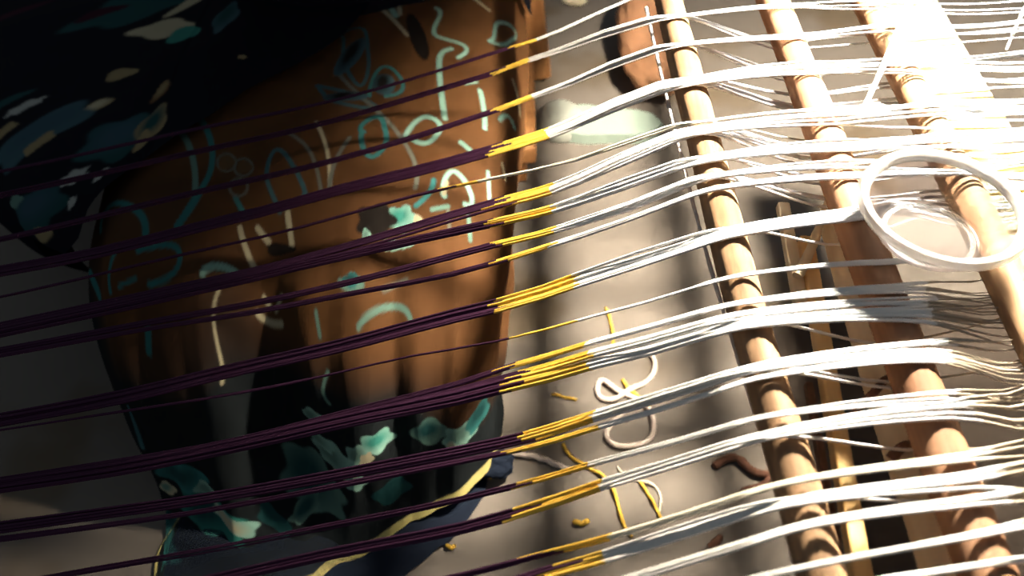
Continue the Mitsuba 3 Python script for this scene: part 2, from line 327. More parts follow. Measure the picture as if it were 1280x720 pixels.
SARONG_BLOBS = [
    ((0.5916, 0.2242), 0.0125, 0.0538, -0.32, 1, DARK, DARK),
    ((0.4526, 0.4745), 0.0096, 0.0096, -0.09, 3, BROWN2, BROWN2),
    ((0.4348, 0.4685), 0.0098, 0.0107, -0.10, 3, BROWN2, BROWN2),
    ((0.5275, 0.2823), 0.0138, 0.0472, 0.22, 2, DARK, SLATE),
    ((0.5678, 0.3429), 0.0134, 0.0234, -0.08, 2, DARK, SLATE),
    ((0.5325, 0.3653), 0.0268, 0.0099, 0.08, 2, DARK, SLATE),
    ((0.6039, 0.5426), 0.0177, 0.0139, -0.10, 5, TEALF, MINT),
    ((0.6188, 0.5437), 0.0057, 0.0060, -0.05, 3, CREAM, CREAM),
    ((0.5816, 0.5484), 0.0236, 0.0174, -0.16, 5, DARK, DARK),
    ((0.6014, 0.571), 0.0206, 0.0053, -0.11, 3, MINTD, MINT),
    ((0.5748, 0.5659), 0.0055, 0.0068, -0.09, 3, MINTD, MINT),
    ((0.4949, 0.5732), 0.0195, 0.0060, 0.13, 3, DARK, DARK),
    ((0.497, 0.9327), 0.0469, 0.0724, -0.40, 6, TEALD, MINTD),
    ((0.5796, 0.7884), 0.0235, 0.0229, 0.70, 5, TEALF, MINT),
    ((0.5593, 0.8119), 0.0172, 0.0264, 0.04, 5, MINTD, MINT),
    ((0.5406, 0.8572), 0.0276, 0.0238, -0.76, 5, MINTD, CREAM),
    ((0.5676, 0.8203), 0.0096, 0.0175, 0.29, 5, CREAM, CREAM),
    ((0.5295, 0.8401), 0.0353, 0.0354, -0.88, 5, MINTD, MINT),
    ((0.5523, 0.8815), 0.0153, 0.0208, 0.31, 5, MINTD, MINT),
    ((0.5194, 0.7555), 0.0126, 0.0175, -0.41, 5, CREAM, CREAM),
    ((0.5128, 0.81), 0.0173, 0.0323, -0.76, 4, MINTD, MINT),
    ((0.6361, 0.7827), 0.0268, 0.0277, 0.21, 4, TEALD, MINTD),
    ((0.6683, 0.8001), 0.0257, 0.0280, 0.66, 5, MINTD, MINT),
    ((0.659, 0.8192), 0.0100, 0.0157, -0.13, 4, CREAM, MINT),
    ((0.6919, 0.7758), 0.0154, 0.0352, 0.52, 4, TEALD, TEAL),
    ((0.5872, 0.924), 0.0252, 0.0338, 0.60, 4, TEALD, TEALD),
    ((0.2524, 1.2247), 0.0900, 0.0900, 2.03, 6, TEALD, TEAL),
    ((0.3761, 1.0076), 0.0525, 0.0870, -0.28, 6, TEALD, TEALF),
    ((0.4036, 1.015), 0.0228, 0.0523, -0.66, 4, CREAM, MINT),
    ((0.3534, 0.9062), 0.0490, 0.0355, -0.48, 4, TEALD, TEAL),
    ((0.38, 0.9348), 0.0246, 0.0236, -0.61, 4, MINTD, MINT),
    ((0.3223, 0.9616), 0.0131, 0.0192, -0.17, 4, MINTD, CREAM),
    ((0.4482, 1.0258), 0.0185, 0.0538, -0.33, 4, TEALD, TEALD),
    ((0.4825, 0.9909), 0.0168, 0.0400, 0.49, 5, TEALD, MINTD),
    ((0.5653, 0.6085), 0.0115, 0.0063, -0.01, 4, TEALD, TEAL),
    ((0.5139, 0.7485), 0.0160, 0.0155, -0.52, 4, MINTD, MINT),
]
BLOUSE_BLOBS = [
    ((0.3322, 0.1323), 0.0282, 0.0567, 0.63, 5, TEALD, TEALD),
    ((0.3455, 0.2081), 0.0236, 0.0206, 0.41, 4, CREAM, CREAM),
    ((0.3607, 0.2288), 0.0159, 0.0185, 0.40, 3, TEALF, TEALF),
    ((0.354, 0.1445), 0.0072, 0.0347, 0.45, 3, CREAM, CREAM),
    ((0.3986, 0.2084), 0.0160, 0.0355, 0.17, 4, TEALD, SLATE),
    ((0.3432, 0.4289), 0.0254, 0.0367, 0.32, 5, BLUE, TEALD),
    ((0.3612, 0.4133), 0.0115, 0.0346, 0.20, 4, TEALD, CREAM2),
    ((0.3579, 0.4359), 0.0052, 0.0180, 0.16, 3, CREAM2, CREAM2),
    ((0.3257, 0.3638), 0.0068, 0.0163, 0.50, 3, CREAM, CREAM2),
    ((0.3331, 0.3041), 0.0109, 0.0122, 0.49, 3, CREAM2, CREAM2),
    ((0.3604, 0.3518), 0.0053, 0.0208, 0.24, 3, CREAM2, BROWN2),
    ((0.2999, 0.3897), 0.0223, 0.0487, 0.69, 4, BLUE, SLATE),
    ((0.3038, 0.4088), 0.0066, 0.0165, 0.64, 4, CREAM2, CREAM2),
    ((0.3001, 0.5122), 0.0265, 0.0336, 0.58, 5, BLUE, TEALD),
    ((0.3, 0.5458), 0.0103, 0.0087, 0.42, 3, CREAM2, CREAM2),
    ((0.286, 0.4848), 0.0107, 0.0093, 0.67, 4, MINTD, MINTD),
    ((0.3241, 0.4798), 0.0074, 0.0137, 0.46, 6, WHITE, WHITE),
    ((0.2914, 0.326), 0.0061, 0.0143, 0.80, 6, WHITE, WHITE),
    ((0.3404, 0.4821), 0.0036, 0.0078, 0.33, 3, WHITE, WHITE),
    ((0.337, 0.4905), 0.0030, 0.0052, 0.37, 3, WHITE, WHITE),
    ((0.3242, 0.5189), 0.0035, 0.0081, 0.34, 3, WHITE, WHITE),
    ((0.2824, 0.3595), 0.0066, 0.0125, 0.78, 4, CREAM2, CREAM2),
    ((0.2816, 0.3066), 0.0057, 0.0229, 0.85, 3, TEALD, TEALD),
    ((0.4288, 0.3032), 0.0047, 0.0048, -0.14, 2, CREAM2, CREAM2),
    ((0.2797, 0.0837), 0.0073, 0.0225, 0.95, 3, PLUM, PLUM),
    ((0.3133, 0.1408), 0.0079, 0.0169, 0.77, 3, PLUM, PLUM),
]
BLOUSE_HEM = [(0.1, 0.5055), (0.2678, 0.5055), (0.281, 0.5365), (0.2953, 0.5589), (0.3101, 0.575), (0.3266, 0.5606), (0.3337, 0.5284), (0.3523, 0.4899), (0.3685, 0.4584), (0.3915, 0.4315), (0.4136, 0.4104), (0.4387, 0.3669), (0.4661, 0.3288), (0.4952, 0.2919), (0.5183, 0.2539), (0.5305, 0.2126), (0.5413, 0.1632), (0.5713, 0.06), (0.95, 0.05)]
#PRINTS-END


def paint(uu, vv, col, lines, blobs):
    P = np.stack([uu * UM, vv * VM], -1)
    for pts, wid, c in lines:
        q = smooth_line(pts, max(8, 5 * len(pts))) * [UM, VM]
        lo, hi = q.min(0) - 0.02, q.max(0) + 0.02
        sel = np.all((P > lo) & (P < hi), -1)
        if not sel.any():
            continue
        d = np.full(sel.sum(), 9.0)
        for a, b in zip(q[:-1], q[1:]):
            d = np.minimum(d, seg_dist(P[sel], a, b))
        k = np.clip((wid - d) / 0.0022 + 0.5, 0, 1)[:, None]
        col[sel] = col[sel] * (1 - k) + np.array(c) * k
    for (cu, cv), ru, rv, rot, lobes, c, c2 in blobs:
        d = P - np.array([cu * UM, cv * VM])
        ca, sa = math.cos(rot), math.sin(rot)
        x, y = (d[..., 0] * ca + d[..., 1] * sa) / ru, (-d[..., 0] * sa + d[..., 1] * ca) / rv
        rr, an = np.hypot(x, y), np.arctan2(y, x)
        edge = 1 + 0.14 * np.cos(lobes * an + rot * 3)
        k = np.clip((edge - rr) / 0.12, 0, 1)[..., None]
        m = np.clip((rr - 0.25) / 0.75 + 0.35 * np.cos(an - 0.8), 0, 1)[..., None]
        col[:] = col * (1 - k) + (np.array(c) * (1 - m) + np.array(c2) * m) * k
    return col


def grid_faces(nv, nu, keep=None):
    i, j = np.meshgrid(np.arange(nv - 1), np.arange(nu - 1), indexing='ij')
    q = np.stack([i * nu + j, i * nu + j + 1, (i + 1) * nu + j + 1, (i + 1) * nu + j], -1).reshape(-1, 4)
    if keep is not None:
        q = q[keep.ravel()[q].all(1)]
    return np.vstack([q[:, [0, 2, 1]], q[:, [0, 3, 2]]])


def compact(v, f, c):
    used = np.unique(f)
    m = np.full(len(v), -1); m[used] = np.arange(len(used))
    return v[used], m[f], c[used]


NU, NV = 760, 420
us = np.concatenate([np.linspace(0, 0.22, 60, endpoint=False), np.linspace(0.22, 0.80, NU - 100, endpoint=False), np.linspace(0.80, 1.0, 40)])
vs0 = np.linspace(0, 1, NV)
uu, v0 = np.meshgrid(us, vs0)
vv = v0 * hem(uu)
P = cloth_point(uu, vv)
n1 = meshkit.fbm(np.stack([uu * 14, vv * 14, uu * 0], -1), 3, 21)[..., None]
col = np.array((0.050, 0.022, 0.009)) * (1 - n1) + np.array((0.115, 0.053, 0.021)) * n1
shadow_band = np.clip((vv - np.interp(uu, [0.35, 0.5, 0.62, 0.70], [0.55, 0.54, 0.60, 0.68])) / 0.14 + (meshkit.noise(np.stack([uu * 18, vv * 8, uu * 0], -1), 4) - 0.5) * 1.5, 0, 1)[..., None]
col = col * (1 - shadow_band) + np.array((0.009, 0.012, 0.014)) * shadow_band       # shadow below the knees painted into the cloth colour
col = paint(uu, vv, col, SARONG_LINES, SARONG_BLOBS)
trim = np.clip((v0 - 0.968) / 0.004, 0, 1)[..., None]
col = col * (1 - trim) + np.array((0.50, 0.44, 0.17)) * trim
put('person__sarong', (P.reshape(-1, 3), grid_faces(NV, NU)), 'm_print', True, color=col.reshape(-1, 3))
tag('person__sarong', 'brown batik sarong with teal outlined leaves and yellow hem')

# dark underskirt under the hem
uq, vq = np.meshgrid(np.linspace(0.06, 0.94, 160), np.linspace(0.6, 1.0, 60))
vq2 = 0.6 + (vq - 0.6) / 0.4 * (np.interp(uq, [0, 0.45, 0.58, 0.614, 0.65, 0.69, 0.73, 0.8, 1], [1.55, 1.55, 1.38, 1.29, 1.17, 1.12, 1.08, 1.0, 1.0]) - 0.6)
put('person__underskirt', (cloth_point(uq, vq2, -0.012).reshape(-1, 3), grid_faces(60, 160)), 'm_navy', True)
tag('person__underskirt', 'dark navy underskirt showing below the yellow hem')

# the twisted corner of the hem
kn = trimesh.creation.icosphere(4, 1.0)
V = kn.vertices * [0.026, 0.020, 0.014] * (1 + 0.35 * (meshkit.fbm(kn.vertices * 2.2 + 4, 3, 6)[:, None] - 0.5) * 2)
kn.vertices = V + at(616, 580, 0.022)
kn.apply_translation((0, 0, max(0, 0.004 - kn.bounds[0, 2])))
put('person__hem_corner', kn, 'm_navy', True); tag('person__hem_corner', 'dark twisted corner of the hem')

# blouse: skirt of the blouse lying on the lap + bodice
nb_u, nb_v = 420, 260
ub, vb = np.meshgrid(np.linspace(0.17, 0.74, nb_u), np.linspace(0.0, 0.66, nb_v))
bh = np.array(BLOUSE_HEM)
limit = np.interp(ub, bh[:, 0], bh[:, 1])
vb2 = vb / 0.66 * limit
PB = cloth_point(ub, vb2, 0.010 + (0.085 + 0.34 * (1 - vb2 / limit) ** 0.7) * np.clip((0.37 - ub) / 0.12, 0, 1) ** 1.5)
PB[..., 2] += 0.010 * np.clip(meshkit.fbm(np.stack([ub * 9, vb2 * 9, ub * 0], -1), 3, 31), 0, 1)
colb = np.full(PB.shape, 1.0) * np.array((0.004, 0.005, 0.010))
colb = paint(ub, vb2, colb, [], BLOUSE_BLOBS)
body_v, body_f = [], None
vt, ft = PB.reshape(-1, 3), grid_faces(nb_v, nb_u)
zt = np.linspace(0, 1, 40)
tt, zz = np.meshgrid(np.linspace(0, 2 * np.pi, 73), zt)
tw = np.interp(zt, [0, 0.25, 0.5, 0.8, 0.93, 1.0], [0.205, 0.165, 0.160, 0.185, 0.150, 0.075])[:, None]
td = np.interp(zt, [0, 0.25, 0.5, 0.8, 0.93, 1.0], [0.150, 0.120, 0.120, 0.120, 0.095, 0.070])[:, None]
tc = np.stack([-0.27 + 0 * zt, 1.20 + 0.05 * zt, 0.20 + 0.56 * zt], -1)[:, None]
fold = 1 + 0.05 * (meshkit.fbm(np.stack([np.cos(tt) * 3, np.sin(tt) * 3, zz * 7], -1), 3, 2) - 0.5)
bod = tc + np.stack([np.cos(tt) * tw * fold, np.sin(tt) * td * fold, 0 * tt], -1)
vbod, fbod = bod.reshape(-1, 3), grid_faces(40, 73)
V, F = join([(vt, ft), (vbod, fbod)])
put('person__blouse', (V, F), 'm_print', True, color=np.vstack([colb.reshape(-1, 3), np.full((len(vbod), 3), 1.0) * [0.004, 0.005, 0.010]]))
tag('person__blouse', 'black blouse with teal and cream flowers')


# the body: one surface
def bones(chain):
    out = []
    for (p, r), (q, s) in zip(chain[:-1], chain[1:]):
        out.append(manifold3d.Manifold.batch_hull([manifold3d.Manifold.sphere(r, 16).translate(tuple(p)), manifold3d.Manifold.sphere(s, 16).translate(tuple(q))]))
    return out


parts = []
pel = np.array([-0.265, 1.18, 0.20])
parts += bones([(pel, 0.095), ((-0.268, 1.20, 0.42), 0.085), ((-0.27, 1.23, 0.64), 0.09), ((-0.27, 1.235, 0.72), 0.055), ((-0.27, 1.225, 0.80), 0.047)])
for s in (-1, 1):
    hip, knee, ank = pel + [0.085 * s, 0, 0], np.array([-0.26 + 0.13 * s, 0.73, 0.205]), np.array([-0.25 + 0.085 * s, 0.62, 0.045])
    parts += bones([(pel, 0.09), (hip, 0.085), (knee, 0.058), (ank, 0.036)])
    heel, ball = ank + [0, 0.03, -0.018], ank + [0.012 * s, -0.075, -0.028]
    parts += bones([(ank, 0.032), (heel, 0.026)]) + bones([(ank, 0.03), (ball, 0.016)]) + bones([(heel, 0.025), (ball, 0.016)])
    for k in range(5):
        a0 = ball + np.array([(k - 2) * 0.014, 0.01, 0.0])
        a1 = ball + np.array([(k - 2) * 0.016, -0.045 + 0.005 * abs(k - (1 if s > 0 else 3)), -0.006])
        parts += bones([(a0, 0.0115), (a1, 0.0085)])
    sh, el, wr = np.array([-0.27 + 0.165 * s, 1.235, 0.66]), np.array([-0.52, 1.12, 0.47]), np.array([-0.37, 0.965, 0.56])
    if s > 0:                                                       # the hands are held together in front of the belly
        el, wr = np.array([-0.02, 1.12, 0.47]), np.array([-0.17, 0.965, 0.56])
    parts += bones([((-0.27, 1.23, 0.68), 0.06), (sh, 0.052), (el, 0.038), (wr, 0.026)])
    d = np.array([-0.5 * s, -0.75, 0.05]); d /= np.linalg.norm(d)
    side = np.array([0.1, 0.1, 1.0]); side -= d * (side @ d); side /= np.linalg.norm(side)
    curl = np.cross(d, side)
    palm = wr + d * 0.08
    for k in range(4):
        b0 = wr + d * 0.02 + side * (k - 1.5) * 0.012
        b1 = palm + side * (k - 1.5) * 0.019
        L = (0.034, 0.040, 0.037, 0.029)[k]
        b2 = b1 + d * L - 0.3 * s * curl * L
        b3 = b2 + d * L * 0.5 - 0.6 * s * curl * L
        parts += bones([(b0, 0.013), (b1, 0.0105), (b2, 0.0088), (b3, 0.0075)])
    t0 = wr + d * 0.02 + side * 0.022
    parts += bones([(t0, 0.013), (t0 + d * 0.03 + side * 0.025, 0.0105), (t0 + d * 0.06 + side * 0.03, 0.0085)])
hc = np.array([-0.27, 1.19, 0.905])
head = manifold3d.Manifold.batch_hull([manifold3d.Manifold.sphere(r, 24).translate(tuple(hc + o)) for o, r in (
    (np.array([0, 0.015, 0.03]), 0.082), (np.array([0, -0.03, -0.02]), 0.062), (np.array([0, -0.055, -0.075]), 0.030), (np.array([0.035, -0.02, -0.05]), 0.03), (np.array([-0.035, -0.02, -0.05]), 0.03))])
parts.append(head)
parts += bones([(hc + [0, -0.088, 0.015], 0.008), (hc + [0, -0.108, -0.022], 0.012)])
parts += bones([(hc + [-0.02, -0.083, -0.058], 0.008), (hc + [0.02, -0.083, -0.058], 0.008)])
for s in (-1, 1):
    parts += bones([(hc + [0.078 * s, 0.0, 0.0], 0.014), (hc + [0.08 * s, 0.005, -0.025], 0.010)])
man = manifold3d.Manifold.batch_boolean(parts, manifold3d.OpType.Add).refine_to_length(0.012)
bm = to_tri(man)
trimesh.smoothing.filter_taubin(bm, iterations=6)
put('person__body', bm, 'm_skin', True)
hair = manifold3d.Manifold.batch_hull([manifold3d.Manifold.sphere(0.09, 24).translate(tuple(hc + [0, 0.022, 0.035])), manifold3d.Manifold.sphere(0.07, 24).translate(tuple(hc + [0, 0.05, -0.03]))]) \
    - manifold3d.Manifold.sphere(0.10, 24).translate(tuple(hc + [0, -0.09, -0.045]))
bun = manifold3d.Manifold.sphere(0.045, 24).translate(tuple(hc + [0, 0.12, 0.03]))
put('person__hair', to_tri(hair + bun), 'm_hair', 40)
for s in (-1, 1):
    eye = trimesh.creation.icosphere(2, 0.010); eye.apply_translation(hc + [0.031 * s, -0.083, 0.005])
    put('person__eye' + ('' if s < 0 else '_001'), eye, 'm_black', True)
tag('person', 'seated person in a dark floral blouse and a brown batik sarong behind the warp', 'person')

# the bench
seat = trimesh.util.concatenate([to_tri(rbox((0.62, 0.30, 0.035), 0.006))]); seat.apply_translation((-0.27, 1.22, 0.062))
put('low_bench__seat', seat, 'm_bench', 30)
for k, (x, y) in enumerate(((-0.54, 1.10), (-0.54, 1.34), (0.0, 1.10), (0.0, 1.34))):
    leg = to_tri(rbox((0.05, 0.05, 0.05), 0.004)); leg.apply_translation((x, y, 0.025))
    put('low_bench__leg' + ('' if k == 0 else '_%03d' % k), leg, 'm_bench', 30)
tag('low_bench', 'low brown wooden bench under the seated person', 'bench')
post = to_tri(rbox((0.048, 0.05, 0.30), 0.005)); post.apply_transform(trimesh.transformations.rotation_matrix(-0.12, (0, 1, 0)))
post.apply_translation(at(662, 40, 0.10) + [0, 0.0, 0.06])
put('wooden_post', post, 'm_bench', 30); tag('wooden_post', 'orange brown wooden post behind the right side of the sarong', 'post')

# ------------------------------------------------------------------ loom bars
Z_A, Z_B = 0.484, 0.500
XA = 0.172
def bar(key, pa, pb, z, r0, r1, m, label, cat='loom bar', wob=0.003, seed=1, ext=(0.25, 0.45)):
    a, b = at(*pa, z), at(*pb, z)
    d = (b - a) / np.linalg.norm(b - a)
    a2, b2 = a - d * ext[0], b + d * ext[1]
    put(key, pole(a2, b2, r0, r1, wob, seed, 90), m, 50)
    tag(key, label, cat)
    return a2, b2


bar('loom_bar', (834, 0), (1024, 720), Z_A, 0.0155, 0.0145, 'm_pole', 'round brown wooden bar where the white yarns bend, nearest the sarong', seed=2)
bar('loom_bar_001', (962, 0), (1232, 700), Z_B, 0.0165, 0.0165, 'm_pole_red', 'round brown wooden bar under the left edge of the clear bowl', seed=3)
bar('loom_bar_002', (1083, 0), (1256, 340), Z_B, 0.0150, 0.0150, 'm_pole', 'round wooden bar between the bowl and the wide pale plank', seed=4)
pl = to_tri(rbox((0.066, 0.90, 0.024), 0.003)); pl.apply_translation((0.456, 0.45, 0.452))
put('wide_plank', pl, 'm_plank', 30); tag('wide_plank', 'wide pale yellow wooden plank under the warp at the upper right', 'plank')


def lath(key, pa, za, pb, zb, w, h, m, label, cat='stick', ext=0.0):
    a, b = at(*pa, za), at(*pb, zb)
    L = np.linalg.norm(b - a)
    d = (b - a) / L
    b = b + d * ext; L += ext
    me = to_tri(rbox((w, L, h), min(w, h) * 0.18))
    x = np.cross(d, [0, 0, 1]); x /= np.linalg.norm(x)
    M = np.eye(4); M[:3, 0], M[:3, 1], M[:3, 2], M[:3, 3] = x, d, np.cross(x, d), (a + b) / 2
    me.apply_transform(M)
    put(key, me, m, 30); tag(key, label, cat)


lath('shed_stick', (1006, 300), 0.445, (1076, 720), 0.445, 0.013, 0.014, 'm_lath', 'long square tan lath lying under the white warp', ext=0.12)
lath('shed_stick_001', (978, 256), 0.452, (1004, 400), 0.440, 0.011, 0.010, 'm_bark', 'short pale stick whose upper end shows between two white bundles')
lath('shed_stick_002', (1010, 480), 0.43, (1052, 720), 0.43, 0.006, 0.008, 'm_twig', 'thin dark reddish stick beside the long tan lath', ext=0.1)
bar('bark_stick', (1048, 285), (1172, 690), 0.452, 0.0165, 0.015, 'm_bark', 'thick pale stick with peeling bark beside the reddish bar', 'stick', 0.002, 7, (0.0, 0.25))


def branch(key, pts, r, m, label, cat='twig', n=30, sides=8):
    p = spline(pts, n)
    put(key, tube_arrays(p, np.linspace(r, r * 0.6, n) * (1 + 0.5 * (meshkit.noise(p * 160, 3) - 0.5)), sides), m, 50)
    tag(key, label, cat)


branch('pale_twig', [at(996, 345, 0.455), at(1018, 300, 0.46), at(1034, 255, 0.465), at(1048, 225, 0.47)], 0.0045, 'm_bark', 'crooked pale twig leaning between two sticks under the warp')
branch('dark_twig', [at(1066, 512, 0.462), at(1084, 500, 0.472), at(1098, 484, 0.474), at(1116, 472, 0.466)], 0.0045, 'm_twig', 'knobbly dark twig lying across the pale bark stick')
branch('dark_twig_001', [at(1114, 574, 0.468), at(1124, 562, 0.472), at(1138, 555, 0.468)], 0.0045, 'm_twig', 'short dark twig stub on the lower part of the bark stick')
branch('dark_twig_002', [at(893, 583, .004), at(935, 584, .008), at(950, 592, .008), at(962, 594, .008), at(958, 603, .008), at(930, 613, .006), at(924, 622, .004)], 0.006, 'm_twig', 'bent dark twig on the floor left of the nearest bar')
branch('dark_twig_003', [at(889, 684, .004), at(896, 676, .008), at(900, 672, .004)], 0.007, 'm_twig', 'tiny dark twig bit on the floor at the bottom of the photo')
branch('heddle_cord', [at(1142, -12, 0.56), at(1118, 50, 0.535), at(1096, 100, 0.52), at(1074, 148, 0.505)], 0.0035, 'm_white_yarn', 'white cord slanting across the bar near the plank', 'cord')
branch('heddle_cord_001', [at(1284, 5, 0.50), at(1268, 38, 0.50), at(1258, 62, 0.49)], 0.0022, 'm_cream_yarn', 'thin cream cord right of the wide plank', 'cord')

branch('guide_string', [at(808, 10, 0.477), at(826, 90, 0.477), at(850, 190, 0.477), at(906, 395, 0.477), at(944, 520, 0.477), at(996, 720, 0.477), at(1006, 760, 0.477)], 0.0022, 'm_string', 'thin pale cord running along the left side of the nearest bar', 'string', 60)

# ------------------------------------------------------------------ the warp: bundles of yarn
GX = [-1.4, -0.9, -0.30, 0.02, XA, 0.287, 0.372, 0.42, 0.5, 1.3]
G_UP = PchipInterpolator(GX, [0.300, 0.305, 0.348, 0.432, 0.501, 0.5185, 0.5175, 0.510, 0.503, 0.50])
G_DIM = PchipInterpolator(GX, [0.300, 0.305, 0.348, 0.432, 0.501, 0.5185, 0.490, 0.480, 0.476, 0.47])
G_LOW = PchipInterpolator(GX, [0.300, 0.305, 0.348, 0.432, 0.501, 0.4800, 0.4800, 0.474, 0.47, 0.47])


def on_sheet(px, py, g=G_UP):
    r = ray(px, py)
    lo, hi = 0.3, 1.4
    f = lambda t: EYE[2] + t * r[2] - float(g(np.clip(t * r[0], -1.4, 1.3)))
    for _ in range(50):
        mid = (lo + hi) / 2
        if f(mid) > 0: lo = mid
        else: hi = mid
    return EYE + lo * r


ORD = ['first', 'second', 'third', 'fourth', 'fifth', 'sixth', 'seventh', 'eighth', 'ninth', 'tenth', 'eleventh', 'twelfth', 'thirteenth', 'fourteenth',
       'fifteenth', 'sixteenth', 'seventeenth', 'eighteenth', 'nineteenth', 'twentieth', 'twenty-first', 'twenty-second', 'twenty-third', 'twenty-fourth']
# left end, purple/yellow change, yellow/white change, bend on bar A, then points to the right; strands, half width (m), share of strands going under bar B, spread to the right
B_ = [
    dict(p=[(0, 215), (330, 145), (520, 98), (640, 60), (675, 49), (846, -18), (965, -34), (1320, -40)], y=(640, 672), n=2, w=.0010, low=0, sp=.006),
    dict(p=[(0, 245), (330, 172), (540, 115), (622, 90), (656, 77), (843, 22), (965, 8), (1320, 4)], y=(622, 660), n=3, w=.0014, low=.34, sp=.010),
    dict(p=[(0, 300), (330, 222), (540, 165), (627, 136), (670, 120), (853, 57), (985, 47), (1110, 36), (1320, 30)], y=(627, 665), n=4, w=.0016, low=.5, sp=.012),
    dict(p=[(-10, 342), (100, 322), (310, 270), (450, 232), (560, 205), (620, 188), (685, 168), (790, 126), (869, 102), (1010, 86), (1150, 84), (1320, 92)], y=(622, 684), n=16, w=.0058, low=.5, sp=.022),
    dict(p=[(0, 372), (330, 296), (540, 240), (640, 218), (780, 182), (878, 153), (1012, 138), (1320, 135)], y=(560, 600), n=2, w=.0012, low=.5, sp=.008, dim=1),
    dict(p=[(-10, 412), (150, 378), (300, 345), (470, 300), (590, 264), (640, 250), (692, 236), (800, 192), (882, 163), (1018, 150), (1150, 140), (1320, 134)], y=(618, 690), n=14, w=.0052, low=.5, sp=.02),
    dict(p=[(-10, 420), (150, 386), (300, 352), (400, 328), (520, 301), (620, 279), (692, 262), (800, 226), (890, 199), (1030, 184), (1160, 178), (1320, 172)], y=(618, 692), n=12, w=.0048, low=.35, sp=.02),
    dict(p=[(-10, 440), (250, 392), (430, 355), (560, 322), (620, 306), (693, 288), (800, 256), (895, 221), (1040, 206), (1320, 205)], y=(618, 693), n=7, w=.0034, low=.3, sp=.016),
    dict(p=[(-10, 447), (250, 402), (450, 366), (560, 345), (630, 326), (693, 306), (800, 270), (900, 236), (1048, 222), (1320, 228)], y=(628, 690), n=5, w=.0026, low=.2, sp=.016),
    dict(p=[(-10, 528), (150, 498), (300, 462), (440, 430), (560, 398), (635, 380), (722, 352), (830, 318), (920, 290), (1064, 268), (1150, 258), (1320, 250)], y=(634, 721), n=15, w=.0056, low=.15, sp=.03),
    dict(p=[(-10, 540), (200, 508), (400, 472), (520, 445), (610, 430), (660, 418), (720, 402), (830, 372), (935, 344), (1100, 329), (1200, 326), (1320, 318)], y=(655, 722), n=4, w=.0016, low=0, sp=.018),
    dict(p=[(-10, 602), (250, 560), (450, 512), (560, 484), (660, 452), (735, 430), (830, 404), (938, 378), (1110, 362), (1200, 362), (1320, 340)], y=(640, 730), n=5, w=.0022, low=0, sp=.022),
    dict(p=[(-10, 606), (250, 564), (450, 517), (560, 492), (650, 468), (738, 442), (830, 418), (941, 391), (1120, 378), (1220, 386), (1320, 366)], y=(648, 733), n=6, w=.0026, low=0, sp=.022),
    dict(p=[(-10, 611), (150, 588), (300, 558), (470, 520), (560, 502), (640, 482), (735, 457), (830, 434), (946, 404), (1135, 392), (1230, 402), (1320, 392)], y=(640, 735), n=16, w=.0056, low=.1, sp=.035),
    dict(p=[(-10, 662), (150, 640), (350, 608), (500, 580), (640, 552), (740, 522), (850, 490), (955, 459), (1150, 437), (1240, 448), (1320, 440)], y=(658, 742), n=9, w=.0036, low=.1, sp=.03),
    dict(p=[(-10, 676), (150, 655), (350, 622), (500, 592), (640, 565), (740, 537), (850, 505), (960, 471), (1160, 448), (1240, 462), (1320, 455)], y=(662, 745), n=5, w=.0018, low=0, sp=.02),
    dict(p=[(-10, 735), (200, 698), (400, 660), (570, 626), (660, 604), (740, 580), (850, 550), (970, 519), (1170, 496), (1250, 502), (1320, 492)], y=(664, 737), n=6, w=.0022, low=0, sp=.03),
    dict(p=[(-10, 775), (200, 740), (420, 692), (600, 656), (650, 641), (750, 608), (850, 578), (980, 541), (1185, 516), (1260, 524), (1320, 512)], y=(662, 752), n=12, w=.0042, low=.1, sp=.035),
    dict(p=[(200, 795), (420, 752), (600, 714), (690, 690), (760, 672), (850, 645), (995, 602), (1200, 575), (1320, 560)], y=(690, 762), n=4, w=.0030, low=.25, sp=.03, dim=1),
    dict(p=[(200, 822), (420, 782), (600, 742), (690, 714), (755, 697), (850, 668), (1006, 624), (1205, 597), (1320, 575)], y=(682, 757), n=12, w=.0044, low=.1, sp=.035),
    dict(p=[(200, 850), (420, 815), (600, 775), (800, 720), (900, 690), (1020, 654), (1220, 625), (1320, 615)], y=(700, 765), n=9, w=.0036, low=.1, sp=.035),
    dict(p=[(300, 885), (600, 818), (800, 764), (1034, 704), (1235, 668), (1320, 655)], y=(710, 775), n=8, w=.0026, low=0, sp=.035),
    dict(p=[(300, 915), (600, 850), (800, 800), (1045, 735), (1250, 700), (1320, 688)], y=(720, 785), n=9, w=.0034, low=.1, sp=.04),
]
PXW = [5, 6, 7, 18, 5, 18, 15, 11, 9, 20, 7, 8, 8, 20, 14, 8, 8, 15, 9, 16, 13, 9, 12]
